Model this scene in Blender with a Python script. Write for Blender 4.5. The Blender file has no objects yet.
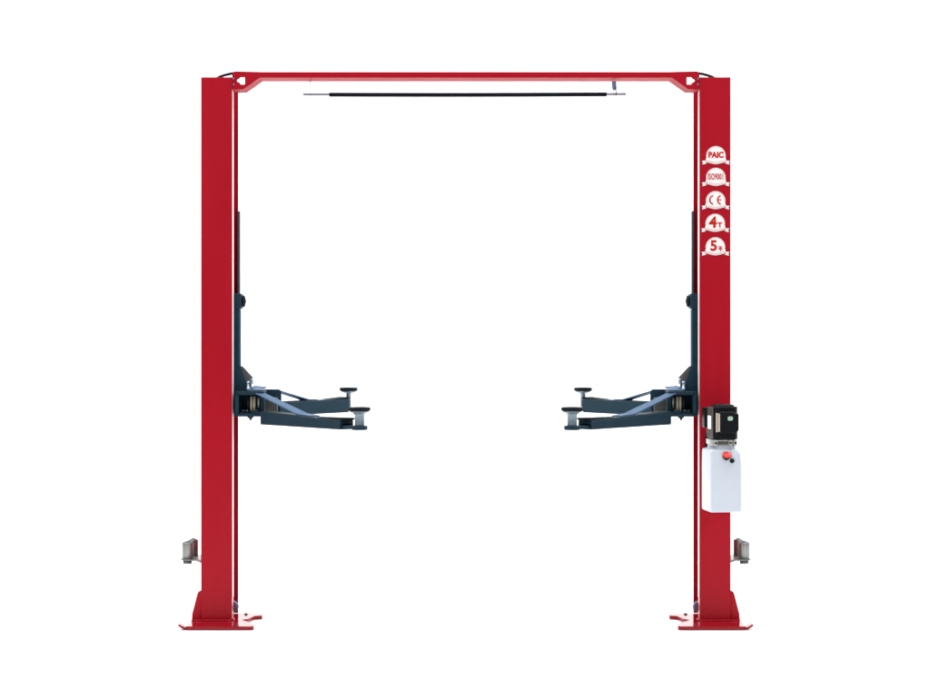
import bpy, bmesh, math, random
from mathutils import Vector, Matrix
random.seed(4)
S = bpy.context.scene
COL = S.collection
PI = math.pi

# ------------------------------------------------------------------ camera, light, exposure
D, PXM, CXP, HZP, H = 11.0, 0.006, 465.8, 330.0, 1.7705   # distance, metres per photo pixel at Y=0, axis, horizon, eye height
cd = bpy.data.cameras.new("camera"); cam = bpy.data.objects.new("camera", cd); COL.objects.link(cam)
cam.location = (0, -D, H); cam.rotation_euler = (PI/2, 0, 0)
cd.sensor_width = 36; cd.lens = 36 * (D/PXM) / 930
cd.shift_x = -0.8/930; cd.shift_y = -19/930
cd.clip_start = .1; cd.clip_end = 200
S.camera = cam
W = bpy.data.worlds.new("World"); S.world = W; W.use_nodes = True
bg = W.node_tree.nodes["Background"]; bg.inputs[0].default_value = (.93, .96, 1, 1); bg.inputs[1].default_value = .15

def area(name, loc, target, sx, sy, power, color=(1, 1, 1)):
    l = bpy.data.lights.new(name, 'AREA'); l.shape = 'RECTANGLE'; l.size = sx; l.size_y = sy; l.energy = power; l.color = color
    o = bpy.data.objects.new(name, l); COL.objects.link(o); o.location = loc
    o.rotation_euler = (Vector(target)-Vector(loc)).to_track_quat('-Z', 'Y').to_euler()
    return o
area("overhead_softbox", (0, .5, 7.6), (0, .5, 0), 11, 9, 1150, (1, 1, 1))
area("backdrop_light", (-6.5, 2.0, 6.5), (-2, 7.5, 1.5), 3, 4, 620)
area("backdrop_light", (6.5, 2.0, 6.5), (2, 7.5, 1.5), 3, 4, 620)
area("key_softbox", (-6.5, -10, 5.2), (0, 0, 1.6), 4, 4, 250, (1, .99, .97))
area("fill_softbox", (6.5, -10, 5.2), (0, 0, 1.6), 4, 4, 230, (1, .99, .97))
S.view_settings.view_transform = 'Standard'; S.view_settings.look = 'None'
S.view_settings.exposure = 0; S.view_settings.gamma = 1
S.cycles.use_denoising = True
S.cycles.max_bounces = 10

# ------------------------------------------------------------------ materials
def nt(name):
    m = bpy.data.materials.new(name); m.use_nodes = True
    return m, m.node_tree, m.node_tree.nodes["Principled BSDF"]

def surf(name, c, rough, metal=0., ior=1.45, var=.10, scale=14., bump=.0, bscale=220., rvar=.06, coat=0., stretch=None):
    m, t, b = nt(name); N, L = t.nodes, t.links
    b.inputs['Metallic'].default_value = metal; b.inputs['IOR'].default_value = ior
    b.inputs['Coat Weight'].default_value = coat; b.inputs['Coat Roughness'].default_value = .08
    tc = N.new('ShaderNodeTexCoord'); mp = N.new('ShaderNodeMapping'); L.new(tc.outputs['Object'], mp.inputs[0])
    if stretch: mp.inputs['Scale'].default_value = stretch
    n = N.new('ShaderNodeTexNoise'); n.inputs['Scale'].default_value = scale; n.inputs['Detail'].default_value = 6
    L.new(mp.outputs[0], n.inputs['Vector'])
    mx = N.new('ShaderNodeMix'); mx.data_type = 'RGBA'
    mx.inputs[6].default_value = tuple(x*(1-var) for x in c)+(1,); mx.inputs[7].default_value = tuple(min(1, x*(1+var)) for x in c)+(1,)
    L.new(n.outputs[0], mx.inputs[0]); L.new(mx.outputs[2], b.inputs['Base Color'])
    mr = N.new('ShaderNodeMapRange'); mr.inputs[3].default_value = max(0, rough-rvar); mr.inputs[4].default_value = rough+rvar
    L.new(n.outputs[0], mr.inputs[0]); L.new(mr.outputs[0], b.inputs['Roughness'])
    if bump:
        n2 = N.new('ShaderNodeTexNoise'); n2.inputs['Scale'].default_value = bscale; n2.inputs['Detail'].default_value = 3
        L.new(mp.outputs[0], n2.inputs['Vector'])
        bp = N.new('ShaderNodeBump'); bp.inputs['Strength'].default_value = bump; bp.inputs['Distance'].default_value = .002
        L.new(n2.outputs[0], bp.inputs['Height']); L.new(bp.outputs[0], b.inputs['Normal'])
    return m

M = {}
M['white'] = surf('white_seamless', (.88, .88, .88), .8, var=.005, ior=1.3)
M['red'] = surf('red_powder_coat', (.385, .008, .0185), .22, ior=1.20, var=.09, scale=11, bump=.03, bscale=14, stretch=(1, 1, .12))
M['beamred'] = surf('red_satin_coat', (.375, .008, .018), .42, ior=1.12, var=.05, scale=6, bump=.01, bscale=90)
M['basered'] = surf('red_gloss_coat', (.25, .0055, .012), .10, ior=1.22, var=.06, scale=9, rvar=.03, coat=.28)
M['basered'].node_tree.nodes['Principled BSDF'].inputs['Coat IOR'].default_value = 1.42
M['dark'] = surf('dark_blue_paint', (.0095, .031, .049), .45, ior=1.25, var=.18, scale=20)
M['slate'] = surf('slate_blue_paint', (.013, .036, .056), .6, ior=1.10, var=.2, scale=20)
M['edge'] = surf('pale_lip_highlight', (.74, .70, .70), .5, ior=1.2, var=.04)  # pale colour standing in for the grazing reflection on the column lip
M['rail'] = surf('blue_grey_paint', (.06, .10, .14), .3, var=.15, scale=20)
M['strap'] = surf('grey_blue_paint', (.07, .125, .21), .5, ior=1.15, var=.12, scale=18)
M['boss'] = surf('bare_iron', (.075, .080, .070), .42, metal=.3, var=.3, scale=40, bump=.1)
M['guard'] = surf('grey_guard_steel', (.16, .155, .16), .38, metal=.3, var=.2, scale=30)
M['zinc'] = surf('zinc_plated_steel', (.285, .30, .29), .33, metal=.6, var=.35, scale=60, rvar=.08, bump=.03, stretch=(1, 1, .04))
M['post'] = surf('grey_steel', (.20, .27, .30), .36, metal=.6, var=.1, scale=30, stretch=(1, 1, .1))
M['darkzinc'] = surf('dark_zinc', (.12, .15, .17), .32, metal=.6, var=.2, scale=40)
M['brass'] = surf('pale_brass', (.62, .57, .40), .4, metal=.3, var=.1)
M['chrome'] = surf('chromed_steel', (.50, .60, .68), .25, metal=.8, var=.05)
M['rubber'] = surf('black_rubber', (.007, .010, .014), .6, ior=1.2, var=.3, scale=60, bump=.25, bscale=120)
M['foam'] = surf('black_foam', (.006, .009, .016), .62, ior=1.2, var=.25, scale=60, bump=.2, bscale=300)
M['tank'] = surf('white_plastic', (.60, .65, .73), .42, var=.025, scale=9, bump=.04, bscale=60)
M['tank'].node_tree.nodes["Principled BSDF"].inputs['Subsurface Weight'].default_value = .15
M['tank'].node_tree.nodes["Principled BSDF"].inputs['Subsurface Radius'].default_value = (.02, .02, .02)
M['motor'] = surf('black_motor_paint', (.006, .008, .010), .4, ior=1.2, var=.25, scale=30, bump=.12, bscale=180)
M['motorside'] = surf('brown_grey_motor_shell', (.17, .15, .135), .36, metal=.55, var=.35, scale=26, bump=.1)
M['alu'] = surf('cast_aluminium', (.50, .51, .50), .4, metal=.6, var=.25, scale=60, bump=.1)
M['cream'] = surf('cream_label', (.50, .44, .37), .5, var=.15, scale=80)
M['label'] = surf('white_label', (.80, .80, .78), .5, var=.04)
M['capred'] = surf('red_plastic', (.72, .018, .012), .3, var=.05)
M['green'] = surf('pale_green_emblem', (.36, .55, .42), .4, var=.08, scale=50)
M['sticker'] = surf('white_sticker', (.86, .86, .85), .45, ior=1.3, var=.02)
M['print'] = surf('red_print', (.53, .012, .010), .5, ior=1.3, var=.08)
M['softprint'] = surf('faint_red_print', (.60, .22, .20), .5, ior=1.3, var=.08)
M['pulley'] = surf('purple_grey_pulley', (.17, .15, .23), .35, metal=.3, var=.2)
M['switch'] = surf('blue_grey_switch', (.15, .22, .36), .45, var=.1)
M['rod'] = surf('pale_steel_rod', (.40, .42, .50), .5, metal=.0, ior=1.2, var=.1)

# ------------------------------------------------------------------ mesh helpers
class MB:
    def __init__(s): s.bm = bmesh.new(); s.mats = []
    def mi(s, m):
        if m not in s.mats: s.mats.append(m)
        return s.mats.index(m)
    def face(s, vs, m, smooth=False):
        try: f = s.bm.faces.new(vs)
        except ValueError: return
        f.material_index = s.mi(m); f.smooth = smooth
    def prism(s, a, b, m):                       # two rings of corresponding points
        va = [s.bm.verts.new(p) for p in a]; vb = [s.bm.verts.new(p) for p in b]
        n = len(a)
        s.face(va, m); s.face(list(reversed(vb)), m)
        for i in range(n): s.face([va[i], vb[i], vb[(i+1) % n], va[(i+1) % n]], m)
    def box(s, x0, x1, y0, y1, z0, z1, m):
        s.prism([(x0, y0, z0), (x1, y0, z0), (x1, y1, z0), (x0, y1, z0)], [(x0, y0, z1), (x1, y0, z1), (x1, y1, z1), (x0, y1, z1)], m)
    def lathe(s, c, prof, m, axis='Z', n=32, capm=None):   # prof: list of (r, h)
        c = Vector(c); rings = []
        for r, h in prof:
            ring = []
            for i in range(n):
                a = 2*PI*i/n; u, v = r*math.cos(a), r*math.sin(a)
                p = {'Z': (u, v, h), 'Y': (u, h, v), 'X': (h, u, v)}[axis]
                ring.append(s.bm.verts.new(c+Vector(p)))
            rings.append(ring)
        for a, b in zip(rings, rings[1:]):
            for i in range(n): s.face([a[i], a[(i+1) % n], b[(i+1) % n], b[i]], m, n > 8)
        s.face(list(reversed(rings[0])), capm or m); s.face(rings[-1], capm or m)
    def tube(s, pts, r, m, n=10):
        pts = [Vector(p) for p in pts]; rings = []
        for i, p in enumerate(pts):
            d = (pts[min(i+1, len(pts)-1)]-pts[max(i-1, 0)]).normalized()
            up = Vector((0, 0, 1)) if abs(d.z) < .9 else Vector((0, 1, 0))
            a = d.cross(up).normalized(); b = d.cross(a)
            rings.append([s.bm.verts.new(p+a*r*math.cos(2*PI*k/n)+b*r*math.sin(2*PI*k/n)) for k in range(n)])
        for a, b in zip(rings, rings[1:]):
            for k in range(n): s.face([a[k], a[(k+1) % n], b[(k+1) % n], b[k]], m, True)
        s.face(rings[0], m); s.face(list(reversed(rings[-1])), m)
    def flat(s, loops, thick, m, mtx):           # filled 2D outline(s) with holes, given thickness
        c = bpy.data.curves.new('outline', 'CURVE'); c.dimensions = '2D'; c.fill_mode = 'BOTH'; c.extrude = thick/2
        for lp in loops:
            sp = c.splines.new('POLY'); sp.points.add(len(lp)-1); sp.use_cyclic_u = True
            for i, (x, y) in enumerate(lp): sp.points[i].co = (x, y, 0, 1)
        s.curve(c, m, mtx)
    def text(s, body, size, m, mtx, sx=1., bold=0., space=1.):
        c = bpy.data.curves.new('writing', 'FONT'); c.body = body; c.size = size; c.align_x = 'CENTER'; c.align_y = 'CENTER'
        c.space_character = space; c.extrude = .0004; c.offset = bold; c.resolution_u = 4
        s.curve(c, m, mtx @ Matrix.Diagonal((sx, 1, 1, 1)))
    def curve(s, c, m, mtx):
        o = bpy.data.objects.new('scratch', c); COL.objects.link(o)
        dg = bpy.context.evaluated_depsgraph_get(); me = bpy.data.meshes.new_from_object(o.evaluated_get(dg))
        bpy.data.objects.remove(o); bpy.data.curves.remove(c)
        me.transform(mtx); k = s.mi(m); n0 = len(s.bm.faces)
        s.bm.from_mesh(me); s.bm.faces.ensure_lookup_table()
        for f in s.bm.faces[n0:]: f.material_index = k; f.smooth = False
        bpy.data.meshes.remove(me)
    def rot(s, mtx): s.bm.transform(mtx)
    def build(s, name, parent=None, bevel=0., flip=False, label=None, seg=2):
        if flip: s.bm.transform(Matrix.Diagonal((-1, 1, 1, 1)))
        bmesh.ops.recalc_face_normals(s.bm, faces=s.bm.faces)
        me = bpy.data.meshes.new(name); s.bm.to_mesh(me); s.bm.free()
        for m in s.mats: me.materials.append(M[m])
        o = bpy.data.objects.new(name, me); COL.objects.link(o)
        if parent: o.parent = parent
        if bevel:
            b = o.modifiers.new('edge', 'BEVEL'); b.width = bevel; b.segments = seg; b.limit_method = 'ANGLE'; b.angle_limit = math.radians(35)
        if label: o['label'] = label
        return o

def sc(Y): return (D+Y)/D
def fx(px, Y=0.): return (px-CXP)*PXM*sc(Y)           # real X of a photo column at depth Y
def fz(py, Y=0.): return H+(HZP-py)*PXM*sc(Y)          # real Z of a photo row at depth Y
def pt(px, py, Y): return (fx(px, Y), Y, fz(py, Y))
UP = Matrix.Rotation(PI/2, 4, 'X')                     # local XY plane -> world XZ plane facing the camera
def at(x, y, z): return Matrix.Translation((x, y, z)) @ UP

# ------------------------------------------------------------------ the setting: white seamless floor and sweep
b = MB(); prof = [(-40, 0), (5, 0)]
for i in range(1, 13):
    a = i/12*PI/2; prof.append((5+4*math.sin(a), 4-4*math.cos(a)))
prof.append((9, 14))
va = [b.bm.verts.new((-30, y, z)) for y, z in prof]; vb = [b.bm.verts.new((30, y, z)) for y, z in prof]
for i in range(len(prof)-1): b.face([va[i], vb[i], vb[i+1], va[i+1]], 'white', True)
o = b.build('floor'); o['kind'] = 'structure'

# ------------------------------------------------------------------ the lift
lift = bpy.data.objects.new('two_post_lift', None); COL.objects.link(lift); lift.empty_display_size = .3
lift['label'] = 'red two-post car lift with dark blue swing arms and a white oil tank'
lift['category'] = 'car lift'
ZP = .024                                              # top of the base plates
XI, XO, YB = 1.403, 1.589, .31
ZT = fz(77)

def hexbolt(c, r, h, m='chrome', axis='Z', stud=0.):
    q = MB(); q.lathe(c, [(r*1.35, 0), (r*1.35, h*.18)], m, axis, 20); 
    q.lathe(c, [(r, h*.18), (r, h*.9), (r*.8, h)], m, axis, 6)
    if stud: q.lathe(c, [(r*.5, h), (r*.5, h+stud)], m, axis, 12)
    return q

def make_column(flip):
    # built as the right-hand column (x outwards is positive); flip mirrors it
    b = MB()
    pf = [(XO, 0), (XI, 0), (XI, .075), (XI+.008, .075), (XI+.008, .008), (XO-.008, .008), (XO-.008, YB-.008), (XI, YB-.008), (XI, YB), (XO, YB)]
    b.prism([(x, y, ZP) for x, y in pf], [(x, y, ZT) for x, y in pf], 'red')
    col = b.build('column', lift, .0018, flip)
    b = MB(); b.box(XI-.0022, XI-.0004, .006, .066, fz(598), fz(90.5), 'edge'); b.build('lip_highlight_strip', col, 0, flip)  # added thin strip: the lip's bright reflection line painted in, no real part
    # base plate with a notch on the inner side and an upturned toe on the outer side
    b = MB()
    pl = [(1.640, -.205), (1.648, -.197), (1.648, .282), (1.640, .29), (1.255, .29), (1.246, .283), (1.246, .212), (1.252, .203), (1.288, .19),
          (1.318, .075), (1.345, .040), (1.330, .010), (1.290, -.045), (1.272, -.10), (1.262, -.115), (1.254, -.13), (1.252, -.19), (1.264, -.205)]
    b.prism([(x, y, 0.0005) for x, y in pl], [(x, y, ZP) for x, y in pl], 'basered')
    toe = [(1.6485, .003), (1.6485, .017), (1.660, .019), (1.674, .025), (1.692, .036), (1.697, .028), (1.680, .014), (1.664, .005)]
    b.prism([(x, -.2, z) for x, z in toe], [(x, -.15, z) for x, z in toe], 'basered')
    b.build('base_plate', col, .003, flip)
    # side gusset standing on the plate
    for y0 in (.004, .27):
        b = MB(); g = [(XO+.0005, ZP), (1.645, ZP), (1.6435, ZP+.04), (1.612, fz(594)), (1.606, fz(592)), (XO+.0005, fz(590.5))]
        b.prism([(x, y0, z) for x, z in g], [(x, y0+.012, z) for x, z in g], 'red'); b.build('gusset', col, .003, flip)
    # weld bead along the foot
    b = MB(); b.tube([(XI+.002, -.002, ZP+.002), (1.644, -.002, ZP+.002)], .007, 'red', 8)
    b.tube([(XI-.003, -.002, ZP+.002), (XI-.003, .075, ZP+.002)], .005, 'red', 8)
    b.tube([(XO+.001, .0015, ZP+.006), (XO+.001, .0015, fz(590.8))], .0035, 'red', 8)
    b.build('weld', col, 0, flip)
    c = (1.4195, .15, fz(607, .15))
    b = MB(); b.lathe(c, [(.031, -.012), (.038, -.010), (.030, -.004), (.030, .004), (.038, .010), (.031, .012)], 'pulley', 'Y', 40)
    b.build('pulley', col, 0, flip)
    for x, y in ((1.349, .255), (1.62, .2)):
        hexbolt((x, y, ZP+.0005), .009, .008, 'pulley').build('anchor_bolt', col, 0, flip)
    # holder for the height adapters
    b = MB(); zb = fz(559.2, .05)
    r0 = [(XO+.001, .012), (1.655, .012), (1.708, .020), (1.719, .035), (1.719, .075), (1.690, .15), (1.667, .26), (1.640, .27), (XO+.001, .27)]
    b.prism([(x, y, zb-.005) for x, y in r0], [(x, y, zb) for x, y in r0], 'zinc')
    b.prism([(XO+.001, .10, zb-.0051), (1.67, .10, zb-.0051), (XO+.001, .10, zb-.035)], [(XO+.001, .106, zb-.0051), (1.67, .106, zb-.0051), (XO+.001, .106, zb-.035)], 'zinc')
    b.build('adapter_bracket', col, .0015, flip)
    return col
left_col = make_column(True); right_col = make_column(False)
right_col['label'] = 'red column carrying five round white badges and the power unit'
left_col['label'] = 'plain red column without badges'
hexbolt((fx(721), .16, ZT+.0005), .011, .020, 'switch', 'Z').build('top_bolt', right_col)

# overhead beam: front web with arrow cut-outs, folded top and bottom flanges
b = MB()
half = [(233, 88.6), (233, 73), (234.2, 71.2), (262, 71.9)]
low = [(259.8, 77.6), (244.2, 88.2), (243.0, 89.2), (234.2, 89.4)]
outl = [(fx(x), fz(y)) for x, y in half]+[(-fx(x), fz(y)) for x, y in reversed(half)]
outl += [(-fx(x), fz(y)) for x, y in reversed(low)]+[(fx(x), fz(y)) for x, y in low]
arrow = [(237, 80.4), (237.9, 79.2), (239.6, 78.3), (240.2, 77.2), (244.6, 77.2), (244.9, 77.6), (244.9, 84), (244.4, 84.4), (240.6, 84.4), (240.0, 82.8), (238.2, 82), (237, 81)]
h1 = [(fx(x), fz(y)) for x, y in arrow]; h2 = [(-x, z) for x, z in reversed(h1)]
b.flat([outl, h1, h2], .006, 'beamred', at(0, -.001, 0))
def flange(path, y0, y1, th):
    n = len(path)
    for i in range(n-1):
        (x0, z0), (x1, z1) = path[i], path[i+1]
        b.prism([(x0, y0, z0), (x1, y0, z1), (x1, y0, z1+th), (x0, y0, z0+th)], [(x0, y1, z0), (x1, y1, z1), (x1, y1, z1+th), (x0, y1, z0+th)], 'beamred')
lp = [(fx(234.4), fz(89.35)), (fx(243.2), fz(89.15)), (fx(259.8), fz(77.55))]; lp += [(-x, z) for x, z in reversed(lp)]
flange(lp, .0025, .17, .006)
tp = [(fx(234.6), fz(71.4)-.006), (fx(262), fz(72.0)-.006)]; tp += [(-x, z) for x, z in reversed(tp)]
flange(tp, .0025, .10, .005)
for sgn in (-1, 1):
    b.box(sgn*1.3995-.003, sgn*1.3995+.003, .0028, .165, fz(88.6), fz(73), 'beamred')
beam = b.build('overhead_beam', lift, .002)
for sgn in (-1, 1):
    for y in (78.6, 84.4):
        q = hexbolt((sgn*1.3930, -.0045, fz(y)), .0052, .008, 'pulley', 'Y'); 
        q.rot(Matrix.Translation((0, -.0045, 0)) @ Matrix.Diagonal((1, -1, 1, 1)) @ Matrix.Translation((0, .0045, 0)))
        q.build('bolt', beam)

# hydraulic hose arching over each column top
for sgn in (-1, 1):
    b = MB()
    b.tube([(-sgn*x, y, z) for x, y, z in (pt(211, 88, .14), pt(215, 80, .14), pt(219, 76.9, .14), pt(223.5, 75.3, .14), pt(228.5, 74.0, .138), pt(232.5, 73.2, .135), pt(238, 73.0, .13), pt(246, 75, .12))], .0085, 'foam', 10)
    b.build('hose', lift)

# padded limit bar under the beam
YL = .085
b = MB(); b.tube([pt(303.2, 94.4, YL), pt(470, 94.7, YL), pt(626, 94.0, YL)], .0080, 'rod', 12); bar = b.build('limit_bar', lift)
b = MB(); pts = [pt(329.8+(606.6-329.8)*i/14, 94.55+.35*math.sin(PI*i/14)-.3*i/14, YL) for i in range(15)]
pts = [pts[0]]+pts; pts[0] = pt(329.3, 94.55, YL); 
b.tube(pts, .0128, 'foam', 16); b.build('foam_sleeve', bar)
b = MB(); b.tube([pt(310.4, 79, YL), pt(310.5, 88, YL), pt(310.6, 96.2, YL)], .0026, 'rod', 8); b.build('hanger', bar)
b = MB()
tp_ = [(611.6, 81.2), (616.3, 81.2), (616.6, 88.6), (615.6, 90.2), (613.0, 90.2), (612.2, 88.6)]
b.prism([pt(x, y, YL-.012) for x, y in tp_], [pt(x, y, YL+.016) for x, y in tp_], 'switch'); sw = b.build('limit_switch', bar, .002)
b = MB(); b.tube([pt(615.9, 86, YL-.018), pt(616.0, 92, YL-.014), pt(616.3, 95.4, YL-.012)], .0026, 'foam', 8); b.build('switch_lever', bar)
b = MB(); b.tube([pt(613.6, 89.5, YL), pt(613.6, 94.2, YL)], .0016, 'rod', 8); b.build('hanger', bar)

# ------------------------------------------------------------------ carriages and arms (built on the left, mirrored for the right)
def make_arm(flip, pivot, pad, zb, zt0, zt1, tb, te, brace, padz, pr, postr, front):
    """pivot/pad: XY points; zb bottom, zt0/zt1 top at inner/outer end; tb/te tube start/end along the arm"""
    P, Q = Vector(pivot), Vector(pad); u = (Q-P); L = u.length; u.normalize(); v = Vector((-u.y, u.x))
    def A(t, s, z): q = P+u*(t*L)+v*s; return (q.x, q.y, z)
    w, th = .048, .006
    top = lambda t: zt0+(zt1-zt0)*(t-tb)/(te-tb)
    b = MB()
    # hollow outer tube: four walls
    def slab(s0, s1, f0, f1, t0=tb, t1=te, m='dark'):
        b.prism([A(t0, s0, f0(t0)), A(t0, s1, f0(t0)), A(t0, s1, f1(t0)), A(t0, s0, f1(t0))],
                [A(t1, s0, f0(t1)), A(t1, s1, f0(t1)), A(t1, s1, f1(t1)), A(t1, s0, f1(t1))], m)
    slab(-w, w, lambda t: zb, lambda t: zb+th)
    slab(-w, w, lambda t: top(t)-th, lambda t: top(t))
    slab(-w, -w+th, lambda t: zb+th+.0002, lambda t: top(t)-th-.0002)
    slab(w-th, w, lambda t: zb+th+.0002, lambda t: top(t)-th-.0002)
    if front:                                              # thick collar round the mouth
        slab(-w+th+.0003, -w+.022, lambda t: zb+.028, lambda t: top(t)-th-.0004, te-.03, te-.001)
        slab(w-.022, w-th-.0003, lambda t: zb+.028, lambda t: top(t)-th-.0004, te-.03, te-.001)
        slab(-w+.0223, w-.0223, lambda t: top(t)-.022, lambda t: top(t)-th-.0004, te-.03, te-.001)
    # round boss at the pivot
    b.lathe((P.x, P.y, 0), [(.045, zt0-.022), (.045, zt0-.002)], 'dark', 'Z', 28)
    slab(-.035, .035, lambda t: zt0-.020, lambda t: zt0-.004, 0, tb+.02)
    arm = b.build('swing_arm', lift, .003, flip)
    # inner sliding bar, closed dark mouth and pad seat
    b = MB()
    slab2 = lambda s0, s1, z0, z1, t0, t1, m: b.prism([A(t0, s0, z0), A(t0, s1, z0), A(t0, s1, z1), A(t0, s0, z1)], [A(t1, s0, z0), A(t1, s1, z0), A(t1, s1, z1), A(t1, s0, z1)], m)
    sl = .036
    if front:
        slab2(-sl, sl, zb+.0065, zb+.0235, te-.25, 1.0-.01, 'dark')
        slab2(-sl, sl, zb+.0245, top(te)-.0075, te-.25, te-.03, 'rubber')
        zs = zb+.002
        b.lathe((Q.x, Q.y, 0), [(.043, zs), (.046, zs+.004), (.046, zs+.020), (.042, zs+.0245)], 'dark', 'Z', 36)
    else:
        slab2(-sl, sl, zb+.0065, top(te)-.0065, te-.25, te+.03, 'dark')
        zs = zb+.010
        slab2(-.03, .03, zs, zs+.02, te+.031, 1.0, 'dark'); b.lathe((Q.x, Q.y, 0), [(.034, zs-.001), (.034, zs+.0215)], 'dark', 'Z', 32)
    b.build('sliding_bar', arm, .002, flip)
    # raised cover strip on the tube's outer end
    b = MB(); c0, c1 = te-.22, te+.012
    b.prism([A(c0, -.04, top(c0)+.0005), A(c0, .04, top(c0)+.0005), A(c0, .04, top(c0)+.003), A(c0, -.04, top(c0)+.003)],
            [A(c1, -.046, top(c1)+.0005), A(c1, .046, top(c1)+.0005), A(c1, .046, top(c1)+.013), A(c1, -.046, top(c1)+.013)], 'rubber')
    b.build('cover_strip', arm, .003, flip)
    # lifting pad
    b = MB(); z0 = padz
    b.lathe((Q.x, Q.y, 0), [(postr*1.05, zs+.025), (postr, zs+.03), (postr, z0-.042), (postr*1.15, z0-.036), (pr*.62, z0-.030), (pr*.88, z0-.0235), (pr*.91, z0-.0205), (pr*.88, z0-.019)], 'post', 'Z', 40)
    pd = b.build('lift_pad', arm, 0, flip)
    b = MB(); b.lathe((Q.x, Q.y, 0), [(pr*.88, z0-.0185), (pr*.985, z0-.016), (pr, z0-.008), (pr*.985, z0-.001), (pr*.93, z0+.002), (pr*.72, z0+.002), (pr*.70, z0-.001), (pr*.4, z0-.001), (pr*.38, z0+.002), (.004, z0+.002)], 'rubber', 'Z', 40)
    for k in range(16):
        a = 2*PI*k/16; ca, sa = math.cos(a), math.sin(a)
        b.box(Q.x+ca*pr*.55-.006, Q.x+ca*pr*.55+.006, Q.y+sa*pr*.55-.006, Q.y+sa*pr*.55+.006, z0-.0008, z0+.003, 'rubber')
    b.build('rubber_pad', arm, 0, flip)
    # sloping brace from the pivot head down to the tube
    t0, zt, t1 = brace
    b = MB(); bw = .040
    def strip(ta, za, tb_, zb_, wa, wb, m):
        b.prism([A(ta, -wa, za), A(ta, wa, za), A(ta, wa, za+.009), A(ta, -wa, za+.009)], [A(tb_, -wb, zb_), A(tb_, wb, zb_), A(tb_, wb, zb_+.009), A(tb_, -wb, zb_+.009)], m)
    strip(t0, zt, t1, top(t1)+.002, bw*.8, bw, 'strap')
    strip(t1-.005, top(t1)+.0008, t1+.13, top(t1+.13)+.0008-.004, bw, bw*.8, 'strap')
    b.build('brace', arm, .002, flip)
    return arm

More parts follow.
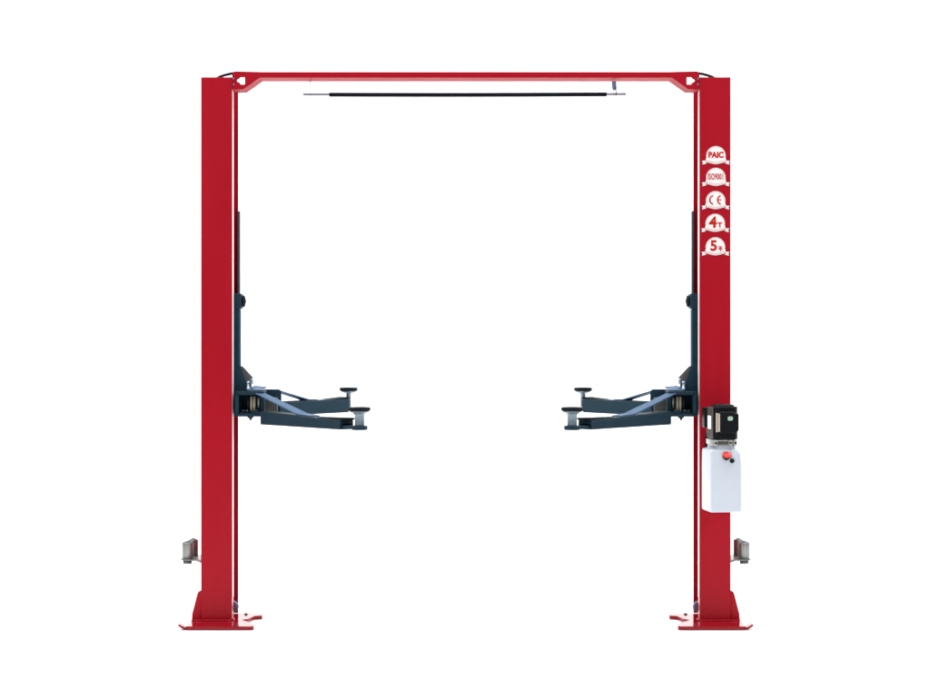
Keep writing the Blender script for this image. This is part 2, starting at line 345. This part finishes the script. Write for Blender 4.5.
def make_side(flip):
    b = MB()
    x0, x1 = fx(233.5, .078), fx(239.4, .078)
    zt, zb_ = fz(309, .08), fz(415.5, .08)
    b.box(x0, x1, .078, .172, zb_, zt, 'slate')
    b.box(x0-.07, x0+.0005, .10, .26, zb_+.02, fz(296, .1), 'dark')           # slider inside the channel
    zk = fz(293.4, .08)
    b.box(x0, fx(241.2, .07), .0765, .176, zt+.0005, zk, 'dark')
    car = b.build('carriage', lift, .006, flip)
    b = MB(); xk = fx(241.2, .07)
    b.lathe((xk, .12, fz(301.2, .12)), [(.030, 0), (.036, .004), (.036, .012), (.030, .0175), (.014, .018), (.014, .022)], 'rubber', 'X', 28)
    b.build('roller', car, 0, flip)
    b = MB(); b.box(fx(237.5, .27), fx(240.1, .27), .262, .300, fz(300, .27), fz(211, .27), 'rail'); b.build('guide_rail', car, .004, flip)
    # pivot bracket: top and bottom ears joined by a back wall
    b = MB(); xa, xb = fx(235.2, .0), fx(264, .0)
    xw = XI*-1+.0025
    ear = [(xw, .085), (xw, .33), (xb-.02, .33), (xb, .31), (xb, 0.0), (xb-.02, -.02), (xa+.03, -.02), (xa, .0), (xa, .07)]
    ear = [(max(x, xw) if y > .08 else x, y) for x, y in ear]
    for za, zc in ((fz(395.0), fz(391.3)), (fz(416.6), fz(413.4))):
        b.prism([(x, y, za) for x, y in ear], [(x, y, zc) for x, y in ear], 'dark')
    b.box(xa+.0004, fx(239.0), -.0185, .077, fz(413.4)+.0004, fz(395.0)-.0004, 'dark')
    b.box(fx(236.4), fx(262), .150, .160, fz(413.4)+.0004, fz(395)-.0004, 'dark')      # web behind the pins
    br = b.build('pivot_bracket', car, .004, flip)
    # pins, seen between the ears
    for px, r, m, Y, y0, y1 in ((248.0, .006, 'boss', .09, 396.5, 412), (251.4, .0072, 'cream', .03, 396.5, 412.4), (254.4, .0075, 'brass', .03, 396.5, 412.8), (258.7, .0066, 'alu', .03, 397.6, 408), (242.6, .011, 'post', .07, 409.8, 411.8), (246.2, .011, 'post', .07, 409.8, 411.8), (256.6, .010, 'post', .04, 409.6, 412.0)):
        q = MB(); q.lathe((fx(px, Y), Y, 0), [(r, fz(y1, Y)), (r, fz(y0, Y))], m, 'Z', 16); q.build('pivot_pin', car, .0, flip)
    # iron heads of the two arms
    b = MB(); b.box(fx(262.2, .1), fx(277.5, .1), .10, .13, fz(412.8, .1), fz(397.4, .1), 'boss'); b.build('arm_head', car, .004, flip)
    b = MB()
    g = [(264.5, 398), (264.5, 389.2), (279.4, 389.2), (281.4, 391), (281.6, 404), (277, 404.2), (277, 398)]
    b.prism([pt(x, y, .17) for x, y in g], [pt(x, y+.0, .28) for x, y in g], 'dark'); b.build('arm_head', car, .006, flip)
    b = MB(); b.box(fx(260.6, -.015), fx(264.2, -.015), -.017, .06, fz(413.2), fz(395.2), 'dark'); b.build('end_post', car, .002, flip)
    # restraint plate lying over the bracket, tilted to the front
    b = MB(); q = [pt(246.5, 390.7, .0), pt(262.5, 391.0, .0), pt(267, 387.6, .26), pt(254.5, 386.4, .26), pt(248, 388.6, .1)]
    b.prism(q, [(x, y, z+.006) for x, y, z in q], 'strap'); b.build('restraint_plate', car, .002, flip)
    # triangular guard plate
    b = MB()
    g = [(239.2, 366), (242.8, 366.2), (253.2, 377.4), (253.6, 387), (247.5, 390.5), (245.5, 390.5)]
    b.prism([pt(x, y, .135) for x, y in g], [pt(x, y, .145) for x, y in g], 'guard')
    g = [(238.0, 366), (240.4, 365.6), (243.0, 372), (246.6, 385), (247.2, 391), (238.0, 391)]
    b.prism([pt(x, y, .08) for x, y in g], [pt(x, y, .134) for x, y in g], 'dark')
    b.build('guard_plate', car, .003, flip)
    for px, ya, yb, Y in ((248.0, 389.4, 381.2, .05), (252.0, 387.8, 378.6, .09)):
        q = MB(); x = fx(px, Y); za, zc = fz(ya, Y), fz(yb, Y)
        q.lathe((x, Y, 0), [(.011, za), (.011, za+.010), (.0065, za+.0101), (.006, zc-.013), (.0098, zc-.009), (.0098, zc-.003), (.007, zc)], 'chrome', 'Z', 14)
        q.build('bolt', car, 0, flip)
    q = MB(); q.lathe((fx(250.6, .03), .03, 0), [(.004, fz(420.4, .03)), (.008, fz(419.4, .03)), (.010, fz(418.2, .03)), (.017, fz(417.9, .03)), (.021, fz(416.65, .03))], 'dark', 'Z', 20); q.build('pivot_nut', car, 0, flip)
    # swing arms
    pv = (fx(256, .03), .03); pd = (fx(359.5, -.70), -.70)
    make_arm(flip, pv, pd, fz(424.3, -.04), fz(411.0, -.04), fz(419.6, -.56), .11, .885, (.02, fz(393.4, -.02), .46), fz(407.6, -.70), .062, .0275, True)
    pv = (fx(270, .27), .27); pd = (fx(348.6, .85), .85)
    make_arm(flip, pv, pd, fz(412.6, .75), fz(400.0, .55), fz(399.2, .75), .05, .93, (.05, fz(390.8, .33), .42), fz(387.9, .85), .059, .0165, False)
make_side(False); make_side(True)

# ------------------------------------------------------------------ badges on the right column
def badge(cx, top, words, word_fn):
    """cx, top in photo pixels on the column's front face"""
    k = PXM; Y = -.0012
    X0, Z0 = fx(cx), fz(top+9.8)
    b = MB(); pts = []
    for i in range(121):                                    # scalloped disc, cut off by the pedestal
        a = math.radians(-14+208*i/120); r = (9.7+.32*math.cos(a*30))*k
        pts.append((r*math.cos(a), r*math.sin(a)))
    pts += [(-9.9*k, -2.6*k), (-10.3*k, -5.6*k), (-5*k, -6.2*k), (0, -6.6*k), (5*k, -6.2*k), (10.3*k, -5.6*k), (9.9*k, -2.6*k)]
    b.flat([pts], .0012, 'sticker', at(X0, Y, Z0))
    # thin printed ring inside the scallops
    for i in range(34):
        a = math.radians(-8+196*(i+.5)/34); r0, r1 = 8.75*k, 9.2*k; da = .022
        b.flat([[(r0*math.cos(a-da), r0*math.sin(a-da)), (r1*math.cos(a-da), r1*math.sin(a-da)), (r1*math.cos(a+da), r1*math.sin(a+da)), (r0*math.cos(a+da), r0*math.sin(a+da))]], .0006, 'softprint', at(X0, Y-.0009, Z0))
    # ribbon: wavy middle and two swallow tails
    def wave(x): return -5.9-.9*math.cos(x/10.2*PI)*(1 if abs(x) < 10.3 else 0)
    up = [(x*k, (wave(x)+.9)*k) for x in [i-10 for i in range(21)]]; dn = [(x*k, (wave(x)-1.55)*k) for x in [10-i for i in range(21)]]
    b.flat([up+dn], .0012, 'sticker', at(X0, Y-.0013, Z0))
    for off in (.35, -1.0):
        up = [(x*k, (wave(x)+off+.16)*k) for x in [i-9.6 for i in range(20)]]; dn = [(x*k, (wave(x)+off-.16)*k) for x in [9.4-i for i in range(20)]]
        b.flat([up+dn], .0006, 'softprint', at(X0, Y-.0022, Z0))
    for s in (-1, 1):
        tail = [(9.4, -4.6), (14.0, -4.9), (12.9, -6.6), (13.6, -8.6), (9.4, -7.6)]
        b.flat([[(s*x*k, y*k) for x, y in tail]], .0010, 'sticker', at(X0, Y-.0001, Z0))
        fold = [(9.3, -5.0), (10.2, -5.6), (10.2, -7.3), (9.3, -7.0)]
        b.flat([[(s*x*k, y*k) for x, y in fold]], .0006, 'softprint', at(X0, Y-.0022, Z0))
    word_fn(b, X0, Y-.0010, Z0, k)
    b.build('certification_badge', right_col, 0, False, words)

def arc(b, cx, cz, r0, r1, a0, a1, X0, Y, Z0, n=24):
    o_ = [(cx+r1*math.cos(math.radians(a0+(a1-a0)*i/n)), cz+r1*math.sin(math.radians(a0+(a1-a0)*i/n))) for i in range(n+1)]
    i_ = [(cx+r0*math.cos(math.radians(a0+(a1-a0)*i/n)), cz+r0*math.sin(math.radians(a0+(a1-a0)*i/n))) for i in range(n, -1, -1)]
    b.flat([o_+i_], .0008, 'print', at(X0, Y, Z0))
def w_paic(b, X, Y, Z, k): b.text('PAIC', 7.9*k, 'print', at(X, Y, Z+.7*k), .91, .0027)
def w_iso(b, X, Y, Z, k): b.text('ISO9001', 8.4*k, 'print', at(X, Y, Z+.6*k), .50, .0017, 1.10)
def w_ce(b, X, Y, Z, k):
    arc(b, -1.4*k, .9*k, 3.7*k, 5.2*k, 105, 255, X, Y, Z); arc(b, 6.4*k, .9*k, 3.7*k, 5.2*k, 108, 252, X, Y, Z)
    b.flat([[(1.8*k, .45*k), (5.6*k, .45*k), (5.6*k, 1.5*k), (1.8*k, 1.5*k)]], .0008, 'print', at(X, Y-.0002, Z))
def w_4t(b, X, Y, Z, k):
    b.text('4', 15.0*k, 'print', at(X-2.3*k, Y, Z+.7*k), 1.02, .0034); b.text('T', 6.4*k, 'print', at(X+4.6*k, Y, Z-1.6*k), 1.05, .0022)
def w_5(b, X, Y, Z, k):
    b.text('5', 14.3*k, 'print', at(X-1.7*k, Y, Z+.9*k), 1.0, .0032)
    R = lambda x0, y0, x1, y1: b.flat([[(x0*k, y0*k), (x1*k, y0*k), (x1*k, y1*k), (x0*k, y1*k)]], .0008, 'print', at(X+2.9*k, Y-random.random()*.0003, Z-3.3*k))
    R(.6, 3.2, 4.0, 3.9); R(.3, 2.0, 3.8, 2.7); R(-.1, .75, 4.4, 1.45); R(1.9, -1.0, 2.7, 4.0); R(.8, 1.2, 1.4, 2.4)
    b.flat([[(.7*k, 4.6*k), (1.3*k, 4.4*k), (.4*k, 2.9*k), (-.1*k, 3.1*k)]], .0008, 'print', at(X+2.9*k, Y-.0004, Z-3.3*k))
badge(715.9, 146.0, 'white badge reading PAIC', w_paic)
badge(715.8, 167.7, 'white badge reading ISO9001', w_iso)
badge(715.6, 191.0, 'white badge with CE mark', w_ce)
badge(715.2, 213.7, 'white badge reading 4T', w_4t)
badge(715.4, 237.2, 'white badge reading 5 with a small character', w_5)

# ------------------------------------------------------------------ power unit on the right column
YU = -.20
def power_unit():
    # local frame: x right, y back, z up; origin on the unit's axis
    ax = fx(721.5, YU); R = Matrix.Translation((ax, YU, 0)) @ Matrix.Rotation(math.radians(7), 4, 'Z')
    z = lambda py: fz(py, YU-.08)
    def fin(q, name, parent, bev=0., label=None, seg=2, dx=0.): q.rot(R @ Matrix.Translation((dx, 0, 0))); return q.build(name, parent, bev, False, label, seg)
    # motor shell: rounded block with ribs
    b = MB()
    w, d0, d1 = .073, -.085, .085
    MX = .010
    oct_ = [(-w, d0+.028), (-w+.022, d0), (w-.022, d0), (w, d0+.028), (w, d1-.03), (w-.03, d1), (-w+.03, d1), (-w, d1-.03)]
    b.prism([(x, y, z(440.0)) for x, y in oct_], [(x*.985, y*.985, z(406.6)) for x, y in oct_], 'motor')
    b.prism([(x*.80, y*.80, z(406.55)) for x, y in oct_], [(x*.66, y*.66, z(404.6)) for x, y in oct_], 'motor')
    mot = fin(b, 'power_unit', lift, .008, None, 3, MX)
    b = MB()
    b.box(-w-.0075, -w-.0005, d0+.030, d1-.028, z(438.6), z(407.4), 'motorside')
    for i in range(6):
        y = d0+.045+i*.021; b.box(-w-.0105, -w-.0078, y, y+.005, z(438.2), z(408.2), 'motorside')
    fin(b, 'cooling_shell', mot, .001, None, 2, MX)
    b = MB(); b.box(-w-.0130, -w-.0108, d0+.038, d1-.055, z(429.5), z(416.2), 'label'); fin(b, 'nameplate', mot, .0005, None, 2, MX)
    # control box on the motor's front
    b = MB()
    cb = [(-.030, 411.5), (.050, 411.5), (.064, 413), (.083, 413.5), (.083, 430), (.066, 433.0), (-.022, 433.6), (-.030, 431)]
    b.prism([(x, d0-.040, z(y)) for x, y in cb], [(x, d0-.001, z(y)) for x, y in cb], 'motor'); cbx = fin(b, 'control_box', mot, .006, None, 3, -.011)
    b = MB(); b.box(-.0325, -.0306, d0-.038, d0-.004, z(431.5), z(413.6), 'cream')
    b.box(-.046, -.0328, d0-.008, d0-.0006, z(432), z(413.0), 'cream')
    fin(b, 'terminal_strip', mot, .001, None, 2, -.011)
    b = MB(); em = [(.0168*math.cos(2*PI*i/28)*(1-.10*math.cos(4*2*PI*i/28)), .0132*math.sin(2*PI*i/28)*(1-.06*math.cos(4*2*PI*i/28))) for i in range(28)]
    b.flat([em], .002, 'green', at(.019, d0-.0412, z(418.2))); fin(b, 'emblem', mot)
    # capacitor housing behind the motor
    b = MB(); b.box(-.105, -.060, .06, .125, z(429), z(408.5), 'motor'); fin(b, 'capacitor_box', mot, .006, None, 2, .018)
    # valve block and clamp ring
    b = MB(); b.box(-.070, .062, -.078, .09, z(445.2), z(440.1), 'alu')
    for x0, x1 in ((-.071, -.048), (.020, .040), (.049, .069)): b.box(x0, x1, -.091, -.0785, z(446), z(440.0), 'alu')
    b.prism([(-.090, -.070, z(440.4)), (-.0715, -.080, z(442.2)), (-.0715, -.080, z(446.4)), (-.090, -.070, z(444.2))], [(-.090, .0, z(440.4)), (-.0715, .0, z(442.2)), (-.0715, .0, z(446.4)), (-.090, .0, z(444.2))], 'alu')
    b.box(-.044, .018, -.082, -.0785, z(444.6), z(441.4), 'boss')
    vb = fin(b, 'valve_block', mot, .002)
    for x, y in ((-.059, 443.0), (.030, 442.8), (.059, 443.0)):
        b = MB(); b.lathe((x, -.0975, z(y)), [(.006, 0), (.0065, .002), (.0065, .005)], 'motor', 'Y', 12); fin(b, 'bolt', mot)
    # oil tank: neck, shoulders, body
    b = MB(); N = 44
    def sq(hx, hy, r, zc, cx=0., cy=0.):
        out = []
        for qx, qy, a0 in ((1, 1, 0), (-1, 1, 90), (-1, -1, 180), (1, -1, 270)):
            for i in range(7):
                a = math.radians(a0+90*i/6); out.append((cx+qx*(hx-r)+r*math.cos(a), cy+qy*(hy-r)+r*math.sin(a), zc))
        return out
    secs = [sq(.089, .104, .016, z(512.0)), sq(.0915, .108, .015, z(511.6)), sq(.0930, .110, .014, z(510.4)), sq(.0930, .110, .012, z(470)), sq(.0918, .108, .012, z(457.5), -.0008), sq(.0910, .106, .013, z(454.2), -.0022),
            sq(.0875, .104, .014, z(451.6), -.0052), sq(.0830, .099, .016, z(450.0), -.0090), sq(.078, .090, .026, z(449.3), -.005), sq(.072, .082, .026, z(448.7), .002), sq(.0705, .080, .026, z(445.3), .002)]
    rings = [[b.bm.verts.new(p) for p in s_] for s_ in secs]
    for r0, r1 in zip(rings, rings[1:]):
        for i in range(len(r0)): b.face([r0[i], r0[(i+1) % len(r0)], r1[(i+1) % len(r0)], r1[i]], 'tank', True)
    b.face(list(reversed(rings[0])), 'tank'); b.face(rings[-1], 'tank')
    tank = fin(b, 'oil_tank', mot, 0)
    # filler cap tipped to the front, small drain plug and its wire
    T = Matrix.Translation((-.001, -.1235, z(455.0))) @ Matrix.Rotation(math.radians(43), 4, 'X')
    b = MB(); b.lathe((0, 0, 0), [(.015, -.026), (.016, -.010), (.024, -.0095), (.0245, .001)], 'motor', 'Z', 32); b.lathe((0, 0, .0012), [(.0245, 0), (.0245, .006), (.021, .0085), (.010, .0082), (.004, .0082)], 'capred', 'Z', 32)
    b.rot(T); fin(b, 'filler_cap', mot)
    T = Matrix.Translation((.034, -.1095, z(460.6))) @ Matrix.Rotation(math.radians(75), 4, 'X')
    b = MB(); b.lathe((0, 0, 0), [(.0135, -.006), (.0135, .005), (.011, .009), (.006, .010), (.005, .013)], 'motor', 'Z', 24); b.rot(T); fin(b, 'drain_plug', mot)
    b = MB(); b.tube([(.022, -.094, z(445)), (.026, -.103, z(450)), (.031, -.1115, z(455)), (.033, -.114, z(459))], .0016, 'rod', 8); fin(b, 'retaining_wire', mot)
    # steel plate that bolts it to the column
    b = MB(); b.box(ax-.05, ax+.0, YU+.11, -.0025, fz(444, -.05), fz(440.6, -.05), 'alu'); b.box(ax-.07, ax+.04, -.012, -.0022, fz(448, -.0), fz(432, -.0), 'motor'); b.build('mounting_plate', mot, .002)
power_unit()

# ------------------------------------------------------------------ loose height adapters standing in the holders
zb = fz(559.2, .05)
def adapter(label, x, y, h, r):
    b = MB(); b.lathe((0, 0, 0), [(r*.93, .0004), (r, .003), (r, h-.010), (r*.985, h-.005), (r*.94, h-.0015), (r*.88, h), (r*.84, h-.002), (r*.60, h-.003)], 'zinc', 'Z', 40)
    o = b.build('height_adapter'); o.location = (x, y, zb)
    o['label'] = label; o['category'] = 'lift adapter'; o['group'] = 'height adapters beside the columns'
    b = MB(); b.lathe((0, 0, 0), [(r*.80, h-.0018), (r*.76, h+.001), (r*.62, h+.003), (r*.42, h+.0035), (r*.38, h+.008), (r*.14, h+.009)], 'rail', 'Z', 28); b.build('cap', o)
    b = MB(); b.lathe((0, 0, 0), [(r*.72, -.030), (r*.80, -.026), (r*.80, -.0055)], 'darkzinc', 'Z', 32); b.build('spigot', o)
adapter('zinc adapter on the left bracket, the nearer one farther from the plain red column', fx(187.4, .065), .065, .100, .0335)
adapter('zinc adapter on the left bracket, half hidden against the plain red column', fx(193.2, .215), .215, .100, .0300)
adapter('zinc adapter on the right bracket, the nearer one farther from the badged red column', -fx(187.4, .065), .065, .100, .0335)
adapter('zinc adapter on the right bracket, half hidden against the badged red column', -fx(193.2, .215), .215, .100, .0300)
